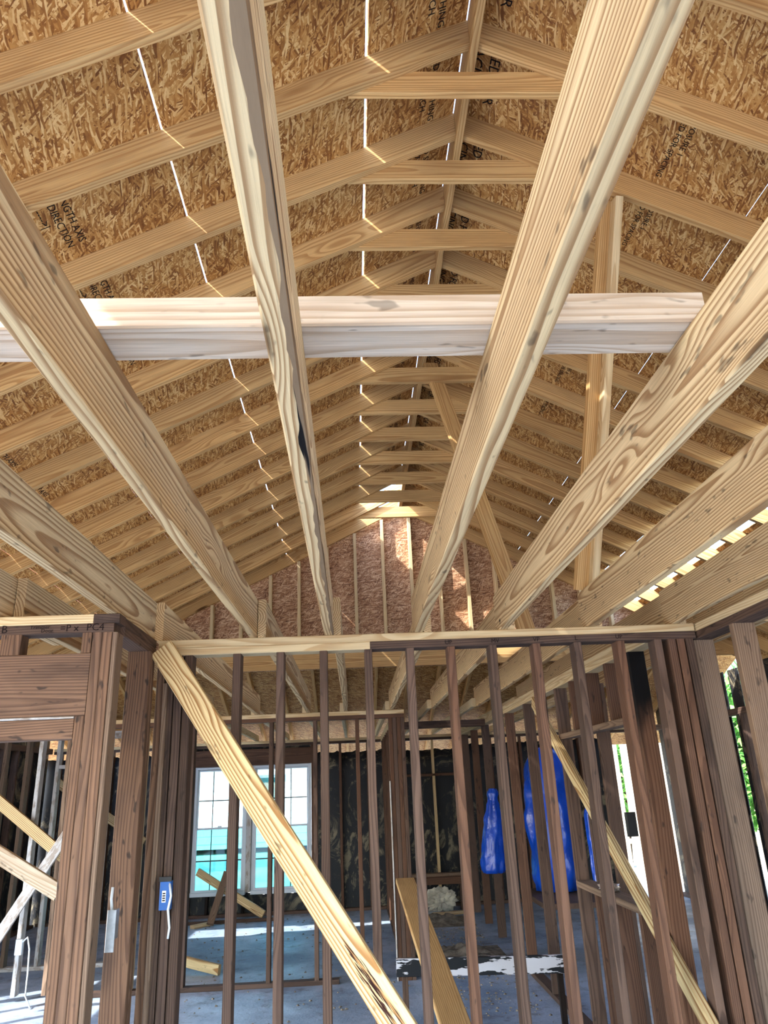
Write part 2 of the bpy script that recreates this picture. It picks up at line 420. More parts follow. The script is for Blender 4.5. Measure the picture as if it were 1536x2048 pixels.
# sheathing: rows of strand board sheets with open joints that let the daylight through
TOPZ = RZ + DROP + .001
def sheet(side, d0, d1, y0, y1, name='osb_sheet'):
    x0, x1 = XR + side * d0, XR + side * d1
    xm = (x0 + x1) / 2; zm = TOPZ - SL * (d0 + d1) / 2 + .006 / CS
    X = Vector((0, 1, 0)); Y = Vector((side * CS, 0, -SL * CS)); Z = X.cross(Y)
    L, Wd, th = y1 - y0, (d1 - d0) / CS, .012
    me = bpy.data.meshes.new(name)
    h, b, a = L / 2, Wd / 2, th / 2
    me.from_pydata([(sx * h, sy * b, sz * a) for sx in (-1, 1) for sy in (-1, 1) for sz in (-1, 1)], [],
                   [(0, 1, 3, 2), (4, 6, 7, 5), (0, 4, 5, 1), (2, 3, 7, 6), (0, 2, 6, 4), (1, 5, 7, 3)]); me.update()
    bm = bmesh.new(); bm.from_mesh(me); bmesh.ops.recalc_face_normals(bm, faces=bm.faces); bm.to_mesh(me); bm.free()
    mm = Matrix.Identity(4); c = W((xm, (y0 + y1) / 2, zm))
    for i in range(3): mm[i][0], mm[i][1], mm[i][2], mm[i][3] = X[i], Y[i], Z[i], c[i]
    return link(name, me, mm, roof, 'osb')
rowsL = [(.026, .494), (.508, 1.384), (1.392, 2.290), (2.292, 3.20), (3.205, 4.11), (4.112, 5.0)]
rowsR = [(.004, .540), (.542, 1.428), (1.4315, 2.275), (2.80, 3.22), (3.222, 4.12), (4.122, 5.0)]
sheets = {}
HOLE = (ry(10) + T2 / 2, ry(12) + T2 / 2)
for side, rows in ((-1, rowsL), (1, rowsR)):
    for r, (d0, d1) in enumerate(rows):
        start = NR0 if r < 3 else -3      # unseen lower rows left out here to let sun onto the floor
        ys = [ry(start) + T2 / 2 - .02]
        i = start + (2 if r % 2 else 4)
        while i < NR1:
            ys.append(ry(i) + T2 / 2); i += 4
        ys.append(ry(NR1) + T2 + .06)
        for a, b in zip(ys, ys[1:]):
            if side == -1 and r == 0 and b > HOLE[0]:   # one short piece is still missing by the gable
                b = HOLE[0] + .012
                if b - a < .1: continue
            sheets[(side, r, round(a, 2))] = sheet(side, d0, d1, a + .0015, b - .0015)

# black mill stamps printed on the sheathing
def stamp(side, d, y, lines, size, rot=0, mat='ink'):
    """reads along the ridge (-Y towards the viewer)"""
    x = XR + side * d; z = TOPZ - SL * d - .0012
    xd = Vector((0, 1, 0)) if rot == 0 else Vector((0, -1, 0))
    slope = Vector((side * CS, 0, -SL * CS))
    nrm = xd.cross(slope)
    yd = slope if nrm.z < 0 else -slope
    key = min(((abs((o.matrix_basis.translation.y) - (y - 4)) + abs(k[1] - sum(1 for q in (rowsL if side < 0 else rowsR) if q[1] < d)) * 50 + (0 if k[0] == side else 1e4), k) for k, o in sheets.items()))[1]
    for k, s in enumerate(lines):
        off = slope * (-k * size * 1.15) if yd.dot(slope) > 0 else slope * (k * size * 1.15)
        text('mill_stamp', s, (x + off.x, y, z + off.z), xd, yd, size, mat, sheets[key])
for i in range(-2, 9):
    stamp(-1, .165, ry(i) + .055, ['RATED SHEATHING', '24/16  7/16 INCH'], .05, 0, 'ink_faint' if i > 1 else 'ink')
    stamp(1, .115, ry(i) + .05, ['SIZED FOR', 'SPACING'], .075, 0)
for i, d in ((0, 1.85), (1, 1.85), (2, 1.85), (3, 2.74), (4, 2.74), (7, 2.74), (8, 2.74)):
    stamp(-1, d, ry(i) + .05, ['STRENGTH AXIS', 'THIS DIRECTION', '|<--------->|'], .05, 0)
for i in (0, 1, 4, 5):
    stamp(1, 1.02, ry(i) + .08, ['EXPOSURE 1', 'SIZED FOR SPACING'], .042, 0)

# ------------------------------------------------------------------ gable wall inside the roof
GY = ry(12) + .001
gab = empty('wall_gable', (XR, GY, 1.3), 'inner gable wall of reddish strand board between upright pine studs', 'wall', kind='structure')
def gtop(x): return RZ - SL * abs(x - XR) - .002
GX = [-2.62 + .336 * k for k in range(20)]
for x in GX:
    zt = min(gtop(x - T2 / 2), gtop(x + T2 / 2))
    if zt > 1.56: bx('stud', x - T2 / 2, x + T2 / 2, GY, GY + .089, 1.482, zt, 'plate', gab)
bx('header', -3.9, 5.1, GY - .0, GY + T2, 1.285, 1.48, 'rafter', gab)
xs = [-3.1] + GX[1::4] + [4.3]
for a, b in zip(xs, xs[1:]):
    a2, b2 = a + .001, b - .001
    pts = [(a2, 1.29), (b2, 1.29), (b2, gtop(b2) + .10)]
    if a2 < XR < b2: pts.append((XR, gtop(XR) + .10))
    pts.append((a2, gtop(a2) + .10))
    if pts[2][1] < 1.3 and pts[-1][1] < 1.3: continue
    n_ = len(pts); v = [(x, GY + .091, z) for x, z in pts] + [(x, GY + .103, z) for x, z in pts]
    f = [tuple(range(n_)), tuple(range(2 * n_ - 1, n_ - 1, -1))] + [(k, n_ + k, n_ + (k + 1) % n_, (k + 1) % n_) for k in range(n_)]
    o = mesh_obj('osb_panel', v, f, 'osb_red', gab)
    # lay the texture plane (local XY) on the panel face
    q = Matrix.Rotation(math.radians(90), 4, 'X')
    o.data.transform(q.inverted()); o.matrix_basis = o.matrix_basis @ q

FY = ry(NR0) - .12
fg = empty('wall_front_light_block', (XR, FY, PT), 'unseen strand board gable added at the near end of the roof to cut frontal light', 'wall', kind='structure')  # gable added out of view to keep frontal sky light off the rafters
xs = [-4.3, -2.7, -1.05, XR, 2.3, 3.95, 5.5]
for a, b in zip(xs, xs[1:]):
    a2, b2 = a + .001, b - .001
    pts = [(a2, PT + .2), (b2, PT + .2), (b2, gtop(b2) + .10), (a2, gtop(a2) + .10)]
    v = [(x, FY, z) for x, z in pts] + [(x, FY + .012, z) for x, z in pts]
    mesh_obj('osb_panel', v, [(0, 1, 2, 3), (7, 6, 5, 4)] + [(k, 4 + k, 4 + (k + 1) % 4, (k + 1) % 4) for k in range(4)], 'osb', fg)

# ------------------------------------------------------------------ rear lean-to roof
RR0, RR1 = 8.62, 12.55
def rz(y): return .80 + .36 * (11.5 - y)
rear = empty('ceiling_rear', (0, 10, .8), 'low rear roof slope with bright strand board on small rafters', 'roof', kind='structure')
x = -4.3
while x < 4.8:
    board('rafter', (x, RR0, rz(RR0) + .045), (x, RR1, rz(RR1) + .045), .089, T2, 'rafter', (0, 0, 1), rear); x += .42
for k, x in enumerate((-6.88, -4.45, -2.02, .41, 2.84)):
    for a, b in ((RR0, 9.85), (9.853, 11.07), (11.073, RR1 + .05)):
        c = ((x + x + 2.4299) / 2, (a + b) / 2); y0, y1 = a, b
        vs = [(xx, yy, rz(yy) + .098 + dz) for yy in (y0, y1) for xx in (x, x + 2.4299) for dz in (0, .012)]
        mesh_obj('osb_sheet', vs, [(0, 2, 3, 1), (4, 5, 7, 6), (0, 1, 5, 4), (2, 6, 7, 3), (0, 4, 6, 2), (1, 3, 7, 5)], 'osb', rear)

# ------------------------------------------------------------------ ceiling joists (things)
JH = .19
jo = [('joist', -1.46, 'brown joist at the lower left corner above the written plate'),
      ('joist', -1.0, 'wide grained joist landing on the left corner of the stud wall'),
      ('joist', -.515, 'tan joist with a sap streak running from the left edge to the stud wall'),
      ('joist', -.132, 'joist with a dark cracked underside hanging left of the ridge'),
      ('joist', .318, 'thick pale joist with strong stripes crossing right of the ridge'),
      ('joist', .737, 'joist with dark smears on its side, first right of the thick striped one'),
      ('joist', 1.18, 'heavily figured joist with wavy knots carrying the upright roof strut'),
      ('joist', 1.612, 'rosy grained joist lying over the right hand wall plate'),
      ('joist', 2.05, 'plain joist beyond the right hand wall plate'),
      ('joist', 2.48, 'outer joist farthest to the right behind the right wall')]
front = []
JX = [(-1.462, -1.462, .04), (-1.005, -.998, .04), (-.560, -.500, .038), (-.133, -.133, .046), (.309, .312, .045), (.737, .737, .042), (1.157, 1.180, .044), (1.612, 1.612, .04), (2.05, 2.05, .04), (2.48, 2.48, .04)]
def long_joist(xa, xb, th, y1, mat, poly=None):
    """joist whose left face runs from xa (y=0) to xb (y=3.6)"""
    k = (xb - xa) / 3.6; f = lambda y: xa + k * y + th / 2
    ztop = PT + JH; zc = (PT + .0005 + ztop) / 2
    return board('timber_joist', (f(-4.2), -4.2, zc), (f(y1), y1, zc), JH - .0005, th, mat, (0, 0, 1), None, .004)
for k, (nm, x0, lab) in enumerate(jo):
    xa, xb, th = JX[k]
    y1 = 3.685 if -1 < x0 < 1.7 else 3.66
    if x0 < -.9: y1 = 3.64
    o = long_joist(xa, xb, th, y1, 'joist')
    tag(o, lab, 'joist', 'front ceiling joists'); front.append(o)
# waney bottom edge with strips of bark on the joist left of the ridge
vs, fs = [], []; n_ = 150
for i in range(n_ + 1):
    y = -1.0 + 4.6 * i / n_; q = Vector((y * 3.1, 2.0, 0))
    a_ = .010 + .011 * noise.noise(q) + .007 * noise.noise(q * 4.3); b_ = .030 + .030 * noise.noise(q + Vector((5, 1, 0))) + .014 * noise.noise(q * 5)
    a_, b_ = max(.002, a_), max(.003, b_); xr = -.087
    vs += [(xr - a_, y, PT - .0012), (xr + .0012, y, PT - .0012), (xr + .0012, y, PT + b_), (xr - .006, y, PT + b_), (xr - a_, y, PT + .004)]
for i in range(n_):
    for j in range(5): fs.append((i * 5 + j, i * 5 + (j + 1) % 5, i * 5 + 5 + (j + 1) % 5, i * 5 + 5 + j))
fs.append((4, 3, 2, 1, 0)); fs.append(tuple(n_ * 5 + j for j in range(5)))
mesh_obj('bark_strip', vs, fs, 'bark_strip', front[3])
names2 = ['outermost left', 'second from left', 'third from left', 'fourth from left', 'fifth from left', 'fourth from right', 'third from right', 'second from right', 'outermost right']
J2 = [-1.46, -1.0, -.500, -.132, .318, .737, 1.18, 1.612, 2.05]
for k, x0 in enumerate(J2):
    sh = .041
    o = bx('timber_joist', x0 + sh, x0 + sh + .04, 3.605 if x0 > -1.2 else 3.1, 7.53, PT + .0005, PT + JH, 'joist', None, .004)
    tag(o, f'joist spanning behind the middle stud wall, {names2[k]}', 'joist', 'middle ceiling joists')
for k, x0 in enumerate(J2):
    o = bx('timber_joist', x0, x0 + .04, 7.455, 11.56, PT + .0005, PT + .083, 'plate', None, .004)
    tag(o, f'far joist running to the window wall, {names2[k]}', 'joist', 'rear ceiling joists')
text('pencil_mark', 'M', (.7365, 3.55, PT + .02), (0, 1, 0), (0, 0, 1), .04, 'ink', front[5])

o = bx('crossbeam', -.95, .775, 1.29, 1.417, PT + JH + .001, PT + JH + .076, 'pale', None, .004)
tag(o, 'pale whitish crossbeam lying flat across the joists', 'beam')
pn = tube('nail', [(.47, 1.292, .952), (.452, 1.272, .94), (.435, 1.268, .93)], .0035, 'blackplastic', o)

# roof struts
def thing_board(name, p0, p1, w, t, mat, up, label, cat='brace', group=None):
    return tag(board(name, p0, p1, w, t, mat, up), label, cat, group)
e1 = empty('roof_strut', (1.2, 3.9, .9), 'upright doubled strut rising from the figured joist to the right roof slope', 'strut')
board('strut_board', (1.19, 3.62, .903), (1.385, 2.96, 2.80), .089, T2, 'rafter', (1, .2, 0), e1)
board('strut_board', (1.235, 3.60, .903), (1.42, 2.92, 2.78), .04, .089, 'plate', (1, 0, 0), e1)
thing_board('ridge_brace', (.68, 5.03, 3.13), (1.13, 4.66, .905), .12, T2, 'rafter', (1, .3, 0), 'slanting brown brace dropping from the ridge board to the joists', 'brace')

# ------------------------------------------------------------------ middle stud wall (P1)
Y1 = 3.6
wm = empty('wall_middle', (.4, Y1, FZ), 'open interior stud wall of dark reused studs under a double top plate', 'wall', kind='structure')
bx('top_plate', -.935, 1.724, Y1, Y1 + .089, .672, PT, 'plate', wm)
bx('top_plate', -.935, .090, Y1, Y1 + .089, PB, .6715, 'plate', wm)
pd = bx('top_plate', .0905, 1.724, Y1, Y1 + .089, PB, .6715, 'dark', wm)
bx('bottom_plate', -.935, 1.724, Y1, Y1 + .089, FZ, FZ + T2, 'old', wm)
p1x = [-.787, -.556, -.347, -.138, .081, .287, .490, .697, .915, 1.122, 1.340, 1.529]
for k, x in enumerate(p1x):
    bx('stud', x - .019, x + .019, Y1, Y1 + .089, FZ + T2, PB, 'old' if k not in (6, 8, 10) else 'old_red', wm)
for x in (1.60, 1.645, 1.69): bx('stud', x - .019, x + .019, Y1, Y1 + .089, FZ + T2, PB, 'old_red' if x < 1.65 else 'old', wm)
for x, mt in ((-.915, 'post'), (-.872, 'dark'), (-.830, 'old')): bx('stud', x - .019, x + .019, Y1, Y1 + .089, FZ + T2, PB, mt, wm)
for x, s in ((.46, 'UP'), (.69, 'MV'), (.90, 'VP'), (1.11, 'L'), (1.315, 'UP')):
    text('carpenter_mark', s, (x, Y1 - .0008, .645), (1, 0, 0), (0, 0, 1), .03, 'ink', pd)

# ------------------------------------------------------------------ left wall with the header (nearer)
LY = 3.0
wl = empty('wall_left', (-1.5, LY, FZ), 'short stud wall with a doorway header and a written top plate', 'wall', kind='structure')
bx('top_plate', -3.2, -1.05, LY, LY + .089, .672, PT, 'plate', wl)
bx('top_plate', -1.049, -.945, LY, LY + .089, .672, PT, 'dark', wl)
lp = bx('top_plate', -3.2, -.965, LY, LY + .089, PB, .6715, 'dark', wl)
bx('top_plate', -1.035, -.946, LY + .0895, Y1 - .001, .672, PT, 'dark', wl)
bx('top_plate', -1.035, -.946, LY + .0895, Y1 - .001, PB, .6715, 'dark', wl)
for x in (-1.028, -.989): bx('post_stud', x - .019, x + .019, LY, LY + .089, FZ + T2, PB, 'post', wl)
bx('post_stud', -.969, -.950, LY + .004, LY + .089, FZ + T2, PB, 'weathered', wl)
bx('jack_stud', -1.086, -1.048, LY, LY + .089, FZ + T2, .306, 'post', wl)
bx('header', -3.2, -1.048, LY, LY + .075, .307, .552, 'post', wl)
bx('trim_strip', -3.2, -1.087, LY - .006, LY + .06, .298, .3065, 'whitewash', wl)
bx('header_board', -3.2, -1.087, LY, LY + .075, .222, .2975, 'post', wl)
for x in (-1.37, -1.07, -1.75): bx('cripple', x - (.04 if x < -1.2 else .019), x + (.04 if x < -1.2 else .019), LY, LY + .075, .5525, PB, 'post', wl)
bx('bottom_plate', -1.09, -.945, LY, LY + .089, FZ, FZ + T2, 'post', wl)
bx('bottom_plate', -1.035, -.946, LY + .0895, Y1 - .001, FZ, FZ + T2, 'post', wl)
bx('stud', -1.036, -.932, 3.455, 3.493, FZ + T2, PB, 'post', wl)
bx('stud', -1.036, -.94, 3.53, 3.568, FZ + T2, PB, 'post', wl)
bx('drywall_edge', -.893, -.874, Y1 - .03, Y1 - .002, FZ + .05, .50, 'weathered', wl)
for x, s, sz in ((-1.44, '- B', .045), (-1.30, 'Trimmer', .022), (-1.255, 'Door', .022), (-1.18, '=P x', .04), (-1.075, 'PC4', .042)):
    text('handwriting', s, (x, LY - .0008, .642 if sz > .03 else (.655 if s[0] == 'T' else .640)), (1, 0, 0), (0, 0, 1), sz, 'ink', lp)
# gang box straddling posts and a torn white flap
eb = empty('outlet_box', (-.86, 3.59, -.5), 'blue plastic outlet box with a barcode sticker between the corner studs', 'outlet box')
bxo = bx('box_body', -.850, -.803, 3.555, 3.60, -.455, -.345, 'bluebox', eb, .004)
bx('sticker', -.838, -.821, 3.5538, 3.555, -.425, -.38, 'sticker', eb, .0003)
for k in range(4): bx('barcode_bar', -.8355, -.8235, 3.5532, 3.5537, -.420 + k * .009, -.415 + k * .009, 'ink', eb, .0001)
bx('nail_flange', -.853, -.800, 3.55, 3.554, -.345, -.325, 'blackplastic', eb, .001)
tube('cable_stub', [(-.81, 3.56, -.35), (-.797, 3.545, -.40), (-.806, 3.54, -.45), (-.797, 3.545, -.52), (-.80, 3.54, -.56)], .005, 'cable', eb)
mb = empty('junction_box', (-.95, 3.2, -.45), 'grey metal junction box hanging open between the two thick posts', 'junction box')
bx('box_body', -.946, -.925, 3.17, 3.25, -.50, -.40, 'metal', mb, .003)
bx('cover_plate', -.945, -.912, 3.16, 3.166, -.535, -.395, 'metal', mb, .002)
tube('cable_stub', [(-.94, 3.2, -.40), (-.943, 3.19, -.36), (-.941, 3.19, -.32)], .005, 'cable', mb)

# ------------------------------------------------------------------ right wall (nearer) running towards the viewer
RX = 1.735
wr = empty('wall_right', (RX, 3.2, FZ), 'open stud wall of wide brown studs running along the right edge', 'wall', kind='structure')
bx('top_plate', RX, RX + .1, -1.5, 3.70, .672, PT, 'plate', wr)
bx('top_plate', RX, RX + .1, -1.5, 3.70, PB, .6715, 'dark', wr)
bx('bottom_plate', RX, RX + .1, -1.5, 3.70, FZ, FZ + T2, 'old', wr)
for y, mt in ((3.655, 'weathered'), (3.245, 'weathered'), (2.84, 'weathered'), (2.43, 'old')):
    bx('stud', RX, RX + .105, y, y + T2, FZ + T2, PB, mt, wr)

# ------------------------------------------------------------------ long inner wall behind, on the right (runs away from the viewer)
IX = 1.5
wi = empty('wall_inner', (IX, 6, FZ), 'long stud wall running away behind the middle wall on the right', 'wall', kind='structure')
bx('top_plate', IX, IX + .089, 3.70, 11.45, .672, PT, 'plate', wi)
bx('top_plate', IX, IX + .089, 3.70, 11.45, PB, .6715, 'plate', wi)
bx('bottom_plate', IX, IX + .089, 3.70, 7.6, FZ, FZ + T2, 'old', wi)
iy = [3.95, 4.35, 4.75, 5.12, 5.52, 6.60, 7.45, 8.05, 8.9, 9.75, 10.6, 11.25]
for k, y in enumerate(iy):
    if 4.1 < y < 5.3:    # pass-through opening: cripples above and below
        bx('cripple', IX, IX + .089, y, y + T2, FZ + T2, -.69, 'old_red', wi)
        bx('cripple', IX, IX + .089, y, y + T2, .31, PB, 'old_red', wi)
    else:
        bx('stud', IX, IX + .089, y, y + T2, FZ + T2, PB, 'char_top' if k == 0 else ('old_red', 'old', 'old')[k % 3], wi)
bx('opening_head', IX, IX + .089, 3.99, 5.519, .27, .308, 'weathered', wi)
sill = bx('opening_sill', IX - .01, IX + .10, 3.99, 5.519, -.688, -.65, 'weathered', wi)
for y, h in ((4.48, 'old_red'), (5.3, 'old'), (5.75, 'old')):
    bx('stud', IX + .21, IX + .30, y, y + T2, FZ, PB, h, wi)
thing_board('wall_brace', (1.475, 6.10, .60), (1.475, 2.78, -1.53), .089, T2, 'brace', (0, .6, .8), 'long slanting brace nailed along the inner wall behind the right studs', 'brace')
tag(lump('crumpled_foil', (IX + .04, 4.95, -.626), (.05, .10, .026), 'foil', 3, .7, 3, None, 4), 'crumpled silver foil lying on the opening sill', 'foil')
bk = empty('switch_box', (1.49, 4.3, -.22), 'small black switch box fixed to a stud above the opening sill', 'switch box')
bx('box_body', 1.44, 1.497, 4.19, 4.21, -.30, -.18, 'blackplastic', bk, .004)
bx('cover', 1.445, 1.492, 4.184, 4.1895, -.29, -.19, 'blackplastic', bk, .002)

# ------------------------------------------------------------------ second partition (P2) and the hall wall behind it
Y2 = 7.46
w2 = empty('wall_rear', (-1, Y2, FZ), 'second stud wall in front of the window room with a light double plate', 'wall', kind='structure')
bx('top_plate', -4.2, .50, Y2, Y2 + .089, .672, PT, 'plate', w2)
bx('top_plate', -4.2, .50, Y2, Y2 + .089, PB, .6715, 'old_red', w2)
bx('bottom_plate', -2.5, -.18, Y2, Y2 + .089, FZ, FZ + T2, 'old', w2)
for x, mt in ((-3.55, 'whitewash'), (-2.98, 'whitewash'), (-2.72, 'weathered'), (-2.5, 'old'), (-2.0, 'plate'), (-1.55, 'old'), (-.80, 'old'), (-.375, 'old'), (.035, 'old_red')):
    z0 = FZ + T2 if x < -.2 else -1.2
    bx('stud', x - .019, x + .019, Y2, Y2 + .089, FZ + T2 if x < -.1 else FZ, PB, mt, w2)
for k, x in enumerate((.362, .402, .442, .481)):
    bx('post_stud', x - .019, x + .019, Y2, Y2 + .089, FZ, PB, ('old_red', 'old', 'old_red', 'old')[k], w2)
bx('trim_strip', .332, .342, Y2 - .01, Y2 + .08, FZ, .05, 'whitewash', w2)
wh = empty('wall_hall', (.42, 9.5, FZ), 'narrow stud wall between the window room and the black room', 'wall', kind='structure')
bx('top_plate', .40, .489, Y2 + .09, 11.45, PB, PT, 'plate', wh)
bx('bottom_plate', .40, .489, Y2 + .09, 11.45, FZ, FZ + T2, 'old', wh)
y = 7.95
while y < 11.4:
    bx('stud', .40, .489, y, y + T2, FZ + T2, PB, 'old_red', wh); y += .405
bx('top_plate', .492, IX - .002, 8.62, 8.709, PB - .03, PT - .03, 'old', wh)
bx('cripple', 1.13, 1.168, 8.62, 8.70, .30, PB - .031, 'charred', wh)

# ------------------------------------------------------------------ back wall with felt and the pair of windows
BY = 11.5
wb_ = empty('wall_back', (0, BY, FZ), 'far outer stud wall backed with torn black felt paper', 'wall', kind='structure')
bx('top_plate', -4.4, 4.6, BY, BY + .089, .672, PT, 'plate', wb_)
bx('top_plate', -4.4, 4.6, BY, BY + .089, .634, .6715, 'old', wb_)
bx('bottom_plate', -4.4, 3.8, BY, BY + .089, FZ, FZ + T2, 'old', wb_)
for x in (-4.3, -3.95, -3.55, -3.15, -2.75, -2.36, -.62, -.21, .20, .62, 1.17, 1.6, 2.05, 2.5, 2.95, 3.4, 3.78, 4.52):
    bx('stud', x - .019, x + .019, BY, BY + .089, FZ + T2, .634, 'plate' if x in (1.17,) else 'old_red', wb_)
bx('header', -2.34, -.64, BY, BY + .08, .375, .60, 'old_red', wb_)
bx('stud', -1.57, -1.50, BY, BY + .089, -1.30, .375, 'whitewash', wb_)
for x in (-2.1, -1.6, -1.1): bx('cripple', x - .019, x + .019, BY, BY + .089, FZ + T2, -1.335, 'charred', wb_)
bx('block', .64, IX - .0, BY, BY + .089, .12, .158, 'old_red', wb_)
def felt(x0, x1, z0, ztop, seed):
    n_ = max(4, int((x1 - x0) / .045)); vs = []; fs = []
    tops = [ztop + .035 * noise.noise(Vector((k * .55, seed, 0))) + random.uniform(-.012, .012) for k in range(n_ + 1)]
    rows = 10
    for dy in (0, .006):
        for k in range(n_ + 1):
            xx = x0 + (x1 - x0) * k / n_
            for j in range(rows + 1):
                zz = z0 + (tops[k] - z0) * j / rows
                vs.append((xx, BY + .092 + dy + .012 * noise.noise(Vector((xx * 3, zz * 3, seed))), zz))
    c = (n_ + 1) * (rows + 1)
    for k in range(n_):
        for j in range(rows):
            a = k * (rows + 1) + j
            fs.append((a, a + rows + 1, a + rows + 2, a + 1)); fs.append((c + a, c + a + 1, c + a + rows + 2, c + a + rows + 1))
        a = k * (rows + 1) + rows; fs.append((a, a + rows + 1, c + a + rows + 1, c + a))
    return mesh_obj('felt_sheet', vs, fs, 'felt', wb_, True)
felt(-4.72, -2.37, FZ, .56, 1); felt(-.62, .43, FZ, .52, 2); felt(.43, 1.55, FZ, .50, 3); felt(1.55, 3.8, FZ, .56, 4)
felt(-2.36, -.63, FZ, -1.33, 5); felt(-2.36, -.63, .602, .66, 6)

def window(x0, x1, z0, z1, num, lab):
    e = empty(f'window_{num}', ((x0 + x1) / 2, BY, z0), lab, 'window', kind='structure')
    y0, y1, fw = BY + .03, BY + .10, .035
    bx('window_frame', x0, x0 + fw, y0, y1, z0, z1, 'vinyl', e); bx('window_frame', x1 - fw, x1, y0, y1, z0, z1, 'vinyl', e)
    bx('window_frame', x0 + fw, x1 - fw, y0, y1, z1 - fw, z1, 'vinyl', e); bx('window_sill', x0, x1, y0 - .05, y1 + .02, z0 - .03, z0 + .02, 'vinyl', e)
    zm = z0 + (z1 - z0) * .49
    for (a, b, dy, gm) in ((zm, z1 - fw, .035, 'glass'), (z0 + .02, zm + .03, .0, 'glass_teal')):
        xa, xb = x0 + fw, x1 - fw; yy = y0 + .012 + dy; s = .028
        sa = empty_child('sash', ((xa + xb) / 2, yy, a), e)
        for q in ((xa, xa + s, a, b), (xb - s, xb, a, b), (xa + s, xb - s, a, a + s), (xa + s, xb - s, b - s, b)):
            bx('sash_rail', q[0], q[1], yy - .011, yy + .011, q[2], q[3], 'vinyl', sa)
        mesh_obj('pane', [(xa + s, yy - .002, a + s), (xb - s, yy - .002, a + s), (xb - s, yy - .002, b - s), (xa + s, yy - .002, b - s),
                          (xa + s, yy + .002, a + s), (xb - s, yy + .002, a + s), (xb - s, yy + .002, b - s), (xa + s, yy + .002, b - s)],
                 [(0, 1, 2, 3), (7, 6, 5, 4), (0, 4, 5, 1), (1, 5, 6, 2), (2, 6, 7, 3), (3, 7, 4, 0)], gm, sa)
        for k in (1, 2):
            xx = xa + (xb - xa) * k / 3; bx('muntin', xx - .007, xx + .007, yy - .006, yy - .0025, a + s, b - s, 'blackplastic', sa, .001)
        zz = (a + b) / 2 - .02; bx('muntin', xa + s, xb - s, yy - .0065, yy - .003, zz - .008, zz + .008, 'blackplastic', sa, .001)
    bx('sash_lock', (x0 + x1) / 2 - .03, (x0 + x1) / 2 + .03, y0 - .004, y0 + .02, zm + .03, zm + .05, 'metal', e)
    return e
def empty_child(name, p, parent):
    o = bpy.data.objects.new(name, None); COL.objects.link(o); o.empty_display_size = .05
    o.parent = parent; o.matrix_basis = world_of(parent).inverted() @ Matrix.Translation(W(p)); return o
window(-2.335, -1.575, -1.30, .374, 1, 'tall double-hung window with grid bars, left of the pair')
window(-1.495, -.645, -1.30, .374, 2, 'tall double-hung window with grid bars, right of the pair')

# bench beam and insulation in the black room
bb = empty('hearth_bench', (1.3, 11.2, FZ), 'low timber ledge with packed insulation below in the black room', 'ledge')
bx('ledge_board', .62, IX - .02, 11.12, 11.22, -1.28, -1.18, 'old_red', bb); bx('ledge_board', .62, IX - .02, 11.1, 11.24, -1.178, -1.14, 'weathered', bb)
bx('ledge_leg', .66, .72, 11.14, 11.2, FZ, -1.281, 'old', bb); bx('ledge_leg', 1.40, 1.46, 11.14, 11.2, FZ, -1.281, 'old', bb)
tag(lump('insulation_bundle', (1.12, 11.14, FZ + .14), (.20, .08, .145), 'batt', 5, .55, 4, None, 3.5), 'white crumpled insulation bundle under the low ledge', 'insulation')
thing_board('scrap_board', (.98, 10.75, FZ + .02), (1.42, 10.82, FZ + .02), .035, .09, 'plate', (0, 0, 1), 'short pale offcut lying in front of the insulation bundle', 'board')

# ------------------------------------------------------------------ braces and loose boards
thing_board('diagonal_brace', (-.90, 3.535, .655), (.66, 3.0, FZ + .04), .112, .045, 'brace', (.6, 0, .8), 'large yellow diagonal brace in front of the middle stud wall', 'brace')
db = bpy.data.objects['diagonal_brace']
vs, fs = [], []
for k in range(46):
    u = random.gauss(.30, .10); v = random.gauss(-.004, .016); L_ = random.uniform(.02, .06); h_ = random.uniform(.0012, .003); i0 = len(vs)
    v = max(-.05, min(.05, v))
    vs += [(u - L_, -.0231, v - .003), (u, -.0231, v - h_), (u + L_, -.0231, v + .002), (u, -.0231, v + h_)]; fs.append((i0, i0 + 1, i0 + 2, i0 + 3))
me = bpy.data.meshes.new('smear'); me.from_pydata(vs, [], fs); me.update()
sm_ = link('smear', me, world_of(db), db, 'ink_faint')
thing_board('floor_brace', (.43, 7.36, -.80), (.53, 3.86, FZ + .26), .045, .165, 'rafter', (0, .2, 1), 'wide brown brace leaning from the far post behind the middle studs', 'brace')
thing_board('loose_board', (-2.21, 11.38, -1.0), (-1.26, 11.1, FZ + .07), .10, T2, 'brace', (0, 0, 1), 'tan board leaning across the windows down to the floor', 'board')
thing_board('loose_board', (-1.80, 11.34, -1.02), (-1.91, 10.8, FZ + .03), .035, .09, 'weathered', (0, -1, 0), 'short grey board propped upright under the left window', 'board')
thing_board('wood_offcut', (-2.12, 10.72, FZ + .02), (-1.92, 10.95, FZ + .02), .038, .09, 'plate', (0, 0, 1), 'small pale offcut on the floor before the left window', 'board')
thing_board('floor_plank', (-2.42, 11.0, FZ + .02), (-1.1, 11.05, FZ + .02), .038, .05, 'dark', (0, 0, 1), 'dark thin strip lying along the window wall floor', 'board')
thing_board('loose_board', (-1.95, 8.4, FZ + .13), (-1.32, 8.05, FZ + .045), .089, T2, 'brace', (0, 0, 1), 'short tan board lying on the floor behind the corner studs', 'board')
pr = empty('painted_rail', (.9, 5.95, FZ), 'black rail with peeling white paint standing low across the passage', 'rail')
board('rail_board', (.26, 5.96, -1.195), (1.49, 5.94, -1.225), .112, T2, 'peeling', (0, 0, 1), pr)
bx('rail_leg', 1.40, 1.44, 5.965, 6.0, FZ, -1.19, 'charred', pr); bx('rail_leg', .30, .34, 5.98, 6.02, FZ, -1.19, 'old', pr)
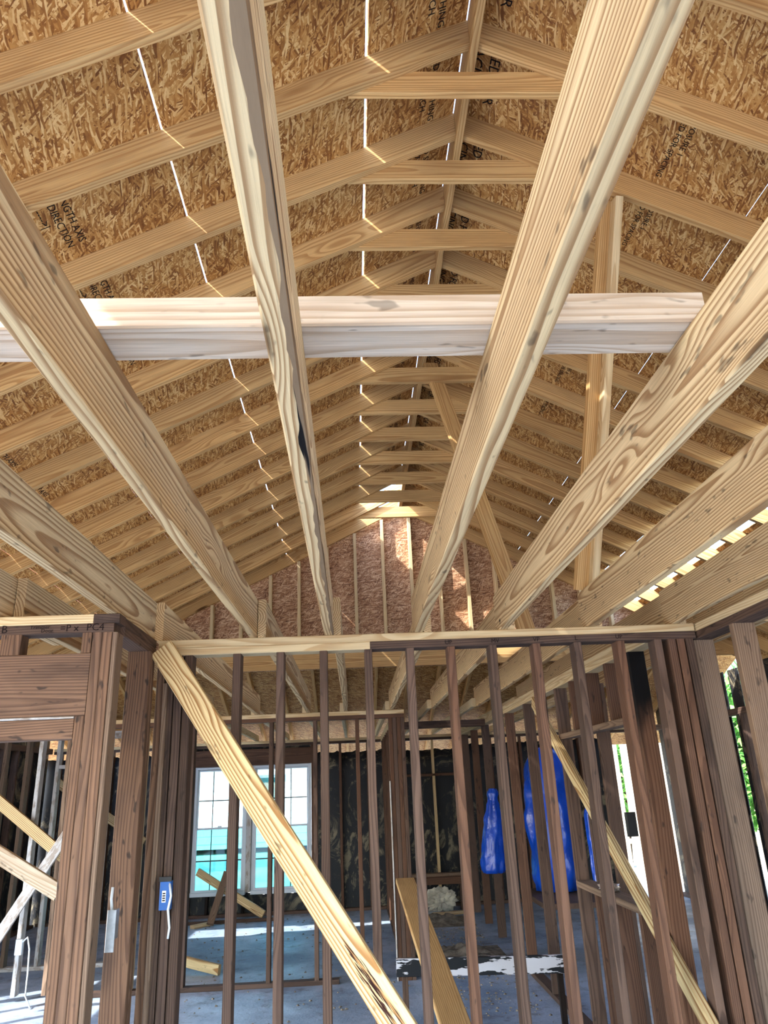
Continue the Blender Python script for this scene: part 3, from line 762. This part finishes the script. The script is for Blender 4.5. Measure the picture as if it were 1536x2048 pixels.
thing_board('left_brace', (-2.60, 5.5, -.20), (-1.97, 5.5, -.57), .10, T2, 'pale', (0, 0, 1), 'pale diagonal board in the room behind the doorway header', 'brace')
thing_board('left_brace', (-3.5, 7.40, .18), (-2.45, 7.40, -.62), .10, T2, 'brace', (0, 0, 1), 'tan diagonal brace crossing the far left studs', 'brace')
thing_board('left_brace', (-3.35, 7.36, -1.45), (-2.5, 7.36, -.09), .089, .03, 'whitewash', (0, 0, 1), 'white diagonal brace rising to the right across the far left studs', 'brace')
thing_board('left_brace', (-4.3, 11.475, .25), (-3.0, 11.475, -.6), .12, T2, 'brace', (0, 0, 1), 'shadowed brace against the black felt on the far left', 'brace')

# far left room
wf = empty('wall_far_left', (-3.3, 8.6, FZ), 'whitish stained stud wall in the far left room', 'wall', kind='structure')
bx('top_plate', -4.3, -2.6, 8.7, 8.789, PB, PT, 'whitewash', wf); bx('bottom_plate', -4.3, -2.6, 8.7, 8.789, FZ, FZ + T2, 'whitewash', wf)
for x in (-4.2, -3.86, -3.62, -3.28, -2.98, -2.94, -2.72):
    bx('stud', x - .019, x + .019, 8.7, 8.789, FZ + T2, PB, 'whitewash' if x > -3.5 else 'weathered', wf)
bx('block', -3.26, -3.0, 8.7, 8.789, .33, .368, 'whitewash', wf)
ob = empty('outlet_box', (-3.1, 7.44, -1.25), 'small pale outlet box low on a far left stud', 'outlet box')
bx('box_body', -2.99, -2.93, 7.42, 7.458, -1.24, -1.12, 'vinyl', ob, .004)
tag(tube('cable', [(-2.93, 7.43, -1.14), (-2.88, 7.40, -1.10), (-2.84, 7.36, -1.19), (-2.82, 7.33, -1.36), (-2.80, 7.28, -1.52), (-2.72, 7.2, FZ + .01)], .007, 'cable'), 'thin white cable drooping from the outlet box to the floor', 'cable')

# ------------------------------------------------------------------ blue tarps
def bag(name, c, rad, z0, z1, prof, seed, label, cat):
    vs, fs = [], []; n_, mrow = 40, 26
    for j in range(mrow + 1):
        u = j / mrow; z = z0 + (z1 - z0) * u
        k = 0
        while k < len(prof) - 2 and prof[k + 1][0] < u: k += 1
        (u0, r0), (u1, r1) = prof[k], prof[k + 1]; f = (u - u0) / (u1 - u0); f = f * f * (3 - 2 * f)
        r = r0 + (r1 - r0) * f
        for i in range(n_):
            a = 2 * math.pi * i / n_
            q = 1 + .16 * noise.noise(Vector((math.cos(a) * 2.2, math.sin(a) * 2.2, u * 1.3 + seed))) + .05 * math.sin(a * 7 + 4 * u + seed) + .22 * noise.noise(Vector((math.cos(a) * 4.5, math.sin(a) * 4.5, u * 7 + seed)))
            vs.append((c[0] + c[2] * u + rad[0] * r * q * math.cos(a), c[1] + rad[1] * r * q * math.sin(a), z))
    for j in range(mrow):
        for i in range(n_):
            a = j * n_ + i; b = j * n_ + (i + 1) % n_; fs.append((a, b, b + n_, a + n_))
    fs.append(tuple(range(n_ - 1, -1, -1))); fs.append(tuple(range(mrow * n_, (mrow + 1) * n_)))
    return tag(mesh_obj(name, vs, fs, 'tarp', None, True), label, cat)
bag('tarp_bag', (1.355, 8.0, .055), (.115, .10), -.84, -.06, [(0, .86), (.05, 1.0), (.35, .96), (.62, .78), (.8, .55), (.87, .40), (.94, .52), (1, .3)], 1.0, 'small blue plastic bundle hanging on a stud by the black room', 'tarp')
bag('tarp_bundle', (1.99, 8.0, 0), (.25, .20), -1.02, .32, [(0, .82), (.12, 1.0), (.5, .98), (.85, .92), (.95, .7), (1, .25)], 2.0, 'big bulging blue tarp bundle behind the inner wall studs', 'tarp')
bag('tarp_roll', (2.22, 7.45, 0), (.05, .05), -1.02, -.24, [(0, .6), (.1, 1), (.9, 1), (1, .6)], 3.0, 'narrow bright blue roll beside the big tarp bundle', 'tarp')
bx_t = bx('tarp_shelf', 1.66, 2.34, 7.25, 8.35, -1.08, -1.035, 'old'); tag(bx_t, 'rough dark shelf carrying the blue tarp bundle', 'shelf')
ts = empty('shelf_stand', (2, 7.8, FZ), 'plain dark stand holding up the shelf of the tarp bundle', 'stand')
for xx in (1.70, 2.30):
    for yy in (7.3, 8.3): bx('leg', xx - .02, xx + .02, yy - .02, yy + .02, FZ, -1.081, 'old', ts)
bc = empty('blue_cup', (1.98, 4.95, FZ), 'small blue plastic cup on the floor behind the right studs', 'cup')
vs, fs = [], []
for j, (r, z) in enumerate(((.045, 0), (.06, .15), (.066, .155), (.056, .15), (.042, .01))):
    for i in range(16): vs.append((1.98 + r * math.cos(i * math.pi / 8), 4.95 + r * math.sin(i * math.pi / 8), FZ + z))
for j in range(4):
    for i in range(16): fs.append((j * 16 + i, j * 16 + (i + 1) % 16, (j + 1) * 16 + (i + 1) % 16, (j + 1) * 16 + i))
fs.append(tuple(range(15, -1, -1))); fs.append(tuple(range(64, 80)))
mesh_obj('cup_body', vs, fs, 'bluebox', bc, True)

# ------------------------------------------------------------------ dirt on the slab
def heap(c, r, h, seed, label):
    vs, fs = [], []; n_ = 26
    for i in range(n_ + 1):
        for j in range(n_ + 1):
            u, v = i / n_ * 2 - 1, j / n_ * 2 - 1; d = min(1, math.hypot(u, v))
            z = h * (1 - d * d) ** 1.5 * (1 + .9 * noise.noise(Vector((u * 4, v * 4, seed)))) + .02 * (1 - d) * noise.noise(Vector((u * 14, v * 14, seed)))
            vs.append((c[0] + u * r[0], c[1] + v * r[1], FZ + max(0.0005, z)))
    for i in range(n_):
        for j in range(n_):
            a = i * (n_ + 1) + j; fs.append((a, a + n_ + 1, a + n_ + 2, a + 1))
    return tag(mesh_obj('dirt_heap', vs, fs, 'dirt', None, True), label, 'dirt', 'heaps of dirt on the slab', 'stuff')
heap((1.16, 5.2), (.32, .5), .15, 1, 'loose dirt heap beside the inner wall base')
heap((1.0, 10.3), (.42, .38), .07, 2, 'dark debris in front of the ledge in the black room')
heap((1.0, 8.4), (.45, .35), .07, 3, 'dirt swept up behind the painted board')
vs, fs = [], []
for k in range(900):
    if k < 460: x, y = random.uniform(-2.4, 1.4), random.uniform(4.2, 11.2)
    elif k < 680: x, y = random.uniform(.55, 1.4), random.uniform(6.2, 7.9)
    else: x, y = random.uniform(.55, 1.4), random.uniform(8.8, 9.85)
    x = max(-2.4, min(1.44, x)); y = max(3.8, min(11.3, y))
    if .36 < x < .53 and y > 7.3: continue
    if any(((x - hx) / rx) ** 2 + ((y - hy_) / ry_) ** 2 < 1.1 for hx, hy_, rx, ry_ in ((1.16, 5.2, .32, .5), (1.0, 10.3, .42, .38), (1.0, 8.4, .45, .35))): continue
    s = random.uniform(.003, .012); b0 = len(vs); a = random.uniform(0, 3.14)
    for dx, dy, dz in ((-1, -1, 0), (1, -1, 0), (1, 1, 0), (-1, 1, 0), (-.5, -.5, .8), (.6, -.4, .6), (.4, .5, .9), (-.6, .5, .5)):
        vs.append((x + s * (dx * math.cos(a) - dy * math.sin(a)), y + s * (dx * math.sin(a) + dy * math.cos(a)), FZ + .0006 + dz * s))
    for f in ((0, 3, 2, 1), (4, 5, 6, 7), (0, 1, 5, 4), (1, 2, 6, 5), (2, 3, 7, 6), (3, 0, 4, 7)): fs.append(tuple(b0 + q for q in f))
tag(mesh_obj('rubble', vs, fs, 'dirt'), 'small crumbs of rubble scattered over the slab', 'rubble', kind='stuff')

# ------------------------------------------------------------------ outer right wall
wo_ = empty('wall_outer_right', (4.6, 8, FZ), 'outer right stud wall with black felt and an open gap', 'wall', kind='structure')
bx('top_plate', 4.55, 4.64, 1.0, 11.45, PB, PT, 'old', wo_); bx('bottom_plate', 4.55, 4.64, 1.0, 11.45, FZ, FZ + T2, 'old', wo_)
y = 2.0
while y < 11.4:
    bx('stud', 4.55, 4.64, y, y + T2, FZ + T2, PB, 'old', wo_); y += .45
for a, b in ((9.17, 11.48), (8.80, 9.05), (1.0, 8.70)):
    o = bx('felt_panel', 4.645, 4.655, a, b, FZ, 1.18, 'felt', wo_, .001)

wol = empty('wall_outer_left', (-4.4, 8, FZ), 'outer left stud wall partly closed with black felt', 'wall', kind='structure')
bx('top_plate', -4.49, -4.40, -4.2, 11.45, PB, PT, 'old', wol); bx('bottom_plate', -4.49, -4.40, -4.2, 11.45, FZ, FZ + T2, 'old', wol)
y = -4.1
while y < 11.4:
    bx('stud', -4.49, -4.40, y, y + T2, FZ + T2, PB, 'old', wol); y += .45
bx('felt_panel', -4.505, -4.495, 6.9, 11.55, FZ, 1.1, 'felt', wol, .001)

# ------------------------------------------------------------------ outside: house, fence, trees
nh = empty('neighbour_house', (-4.5, 26, FZ), 'white sided house seen through the windows', 'house')
hx0, hx1, hy, hz0, hz1 = -9.5, 3.5, 25.0, FZ, 1.0
mesh_obj('wall', [(hx0, hy, hz0), (hx1, hy, hz0), (hx1, hy, hz1), (hx0, hy, hz1), (hx0, hy + 7, hz0), (hx1, hy + 7, hz0), (hx1, hy + 7, hz1), (hx0, hy + 7, hz1)],
         [(0, 1, 2, 3), (7, 6, 5, 4), (0, 4, 5, 1), (1, 5, 6, 2), (3, 7, 4, 0)], 'siding', nh)
mesh_obj('roof', [(hx0 - .4, hy - .5, hz1 - .1), (hx1 + .4, hy - .5, hz1 - .1), (hx1 + .4, hy + 3.5, hz1 + 2.2), (hx0 - .4, hy + 3.5, hz1 + 2.2), (hx1 + .4, hy + 7.5, hz1 - .1), (hx0 - .4, hy + 7.5, hz1 - .1)],
         [(0, 1, 2, 3), (3, 2, 4, 5), (0, 3, 5), (1, 4, 2), (0, 5, 4, 1)], 'shingle', nh)
for k in range(11):
    z = hz0 + .15 + k * .22; bx('siding_board', hx0, hx1, hy - .02, hy - .001, z, z + .205, 'siding', nh, .004)
for x in (-6.6, -3.2, -.6):
    f = bx('house_window', x, x + 1.0, hy - .05, hy - .021, -.6, .5, 'shingle', nh); bx('pane', x + .08, x + .92, hy - .056, hy - .051, -.52, .42, 'glass_teal', f)
fe = empty('board_fence', (6.2, 15, FZ), 'pale vertical board fence standing in the sun outside', 'fence')
for k in range(22):
    a = k / 22; x0 = 3.2 + k * .34; bx('fence_board', x0, x0 + .28, 15.0 + .01 * (k % 3), 15.02 + .01 * (k % 3), FZ - .16, 1.1 + .03 * math.sin(k * 2.1), 'fence', fe)
bx('fence_rail', 3.1, 10.8, 15.045, 15.085, .6, .69, 'fence', fe); bx('fence_rail', 3.1, 10.8, 15.045, 15.085, -1.2, -1.11, 'fence', fe)
def tree(c, h, r, n_, mat, label, seed):
    random.seed(seed)
    e = empty('tree', (c[0], c[1], FZ - .16), label, 'tree', 'trees outside')
    tube('trunk', [(c[0], c[1], FZ - .16), (c[0] + .1, c[1], FZ + h * .35), (c[0], c[1] + .1, FZ + h * .7)], .12, 'bark', e, 8)
    vs, fs = [], []
    for k in range(n_):
        d = Vector((random.gauss(0, 1), random.gauss(0, 1), random.gauss(0, 1))).normalized() * random.random() ** .4
        p = Vector((c[0] + d.x * r, c[1] + d.y * r, FZ + h * .6 + d.z * h * .45)); s = random.uniform(.06, .14)
        a = Vector((random.gauss(0, 1), random.gauss(0, 1), random.gauss(0, 1))).normalized(); b = a.orthogonal().normalized()
        i0 = len(vs)
        vs += [tuple(p - a * s), tuple(p + b * s * .45), tuple(p + a * s), tuple(p - b * s * .45)]
        fs.append((i0, i0 + 1, i0 + 2, i0 + 3))
    mesh_obj('foliage', vs, fs, mat, e)
tree((-6.9, 19.5), 5.2, 1.6, 5000, 'leaf_teal', 'bluish leafy tree at the edge of the left window', 3)
tree((7.2, 13.2), 3.4, 1.1, 6000, 'leaf', 'bright green bushy tree behind the right studs', 4)
tree((12.2, 18.5), 5.0, 2.0, 6000, 'leaf', 'taller green tree beyond the outer right wall gap', 5)
tree((5.6, 16.6), 3.2, .9, 2500, 'leaf', 'small green tree behind the board fence', 6)
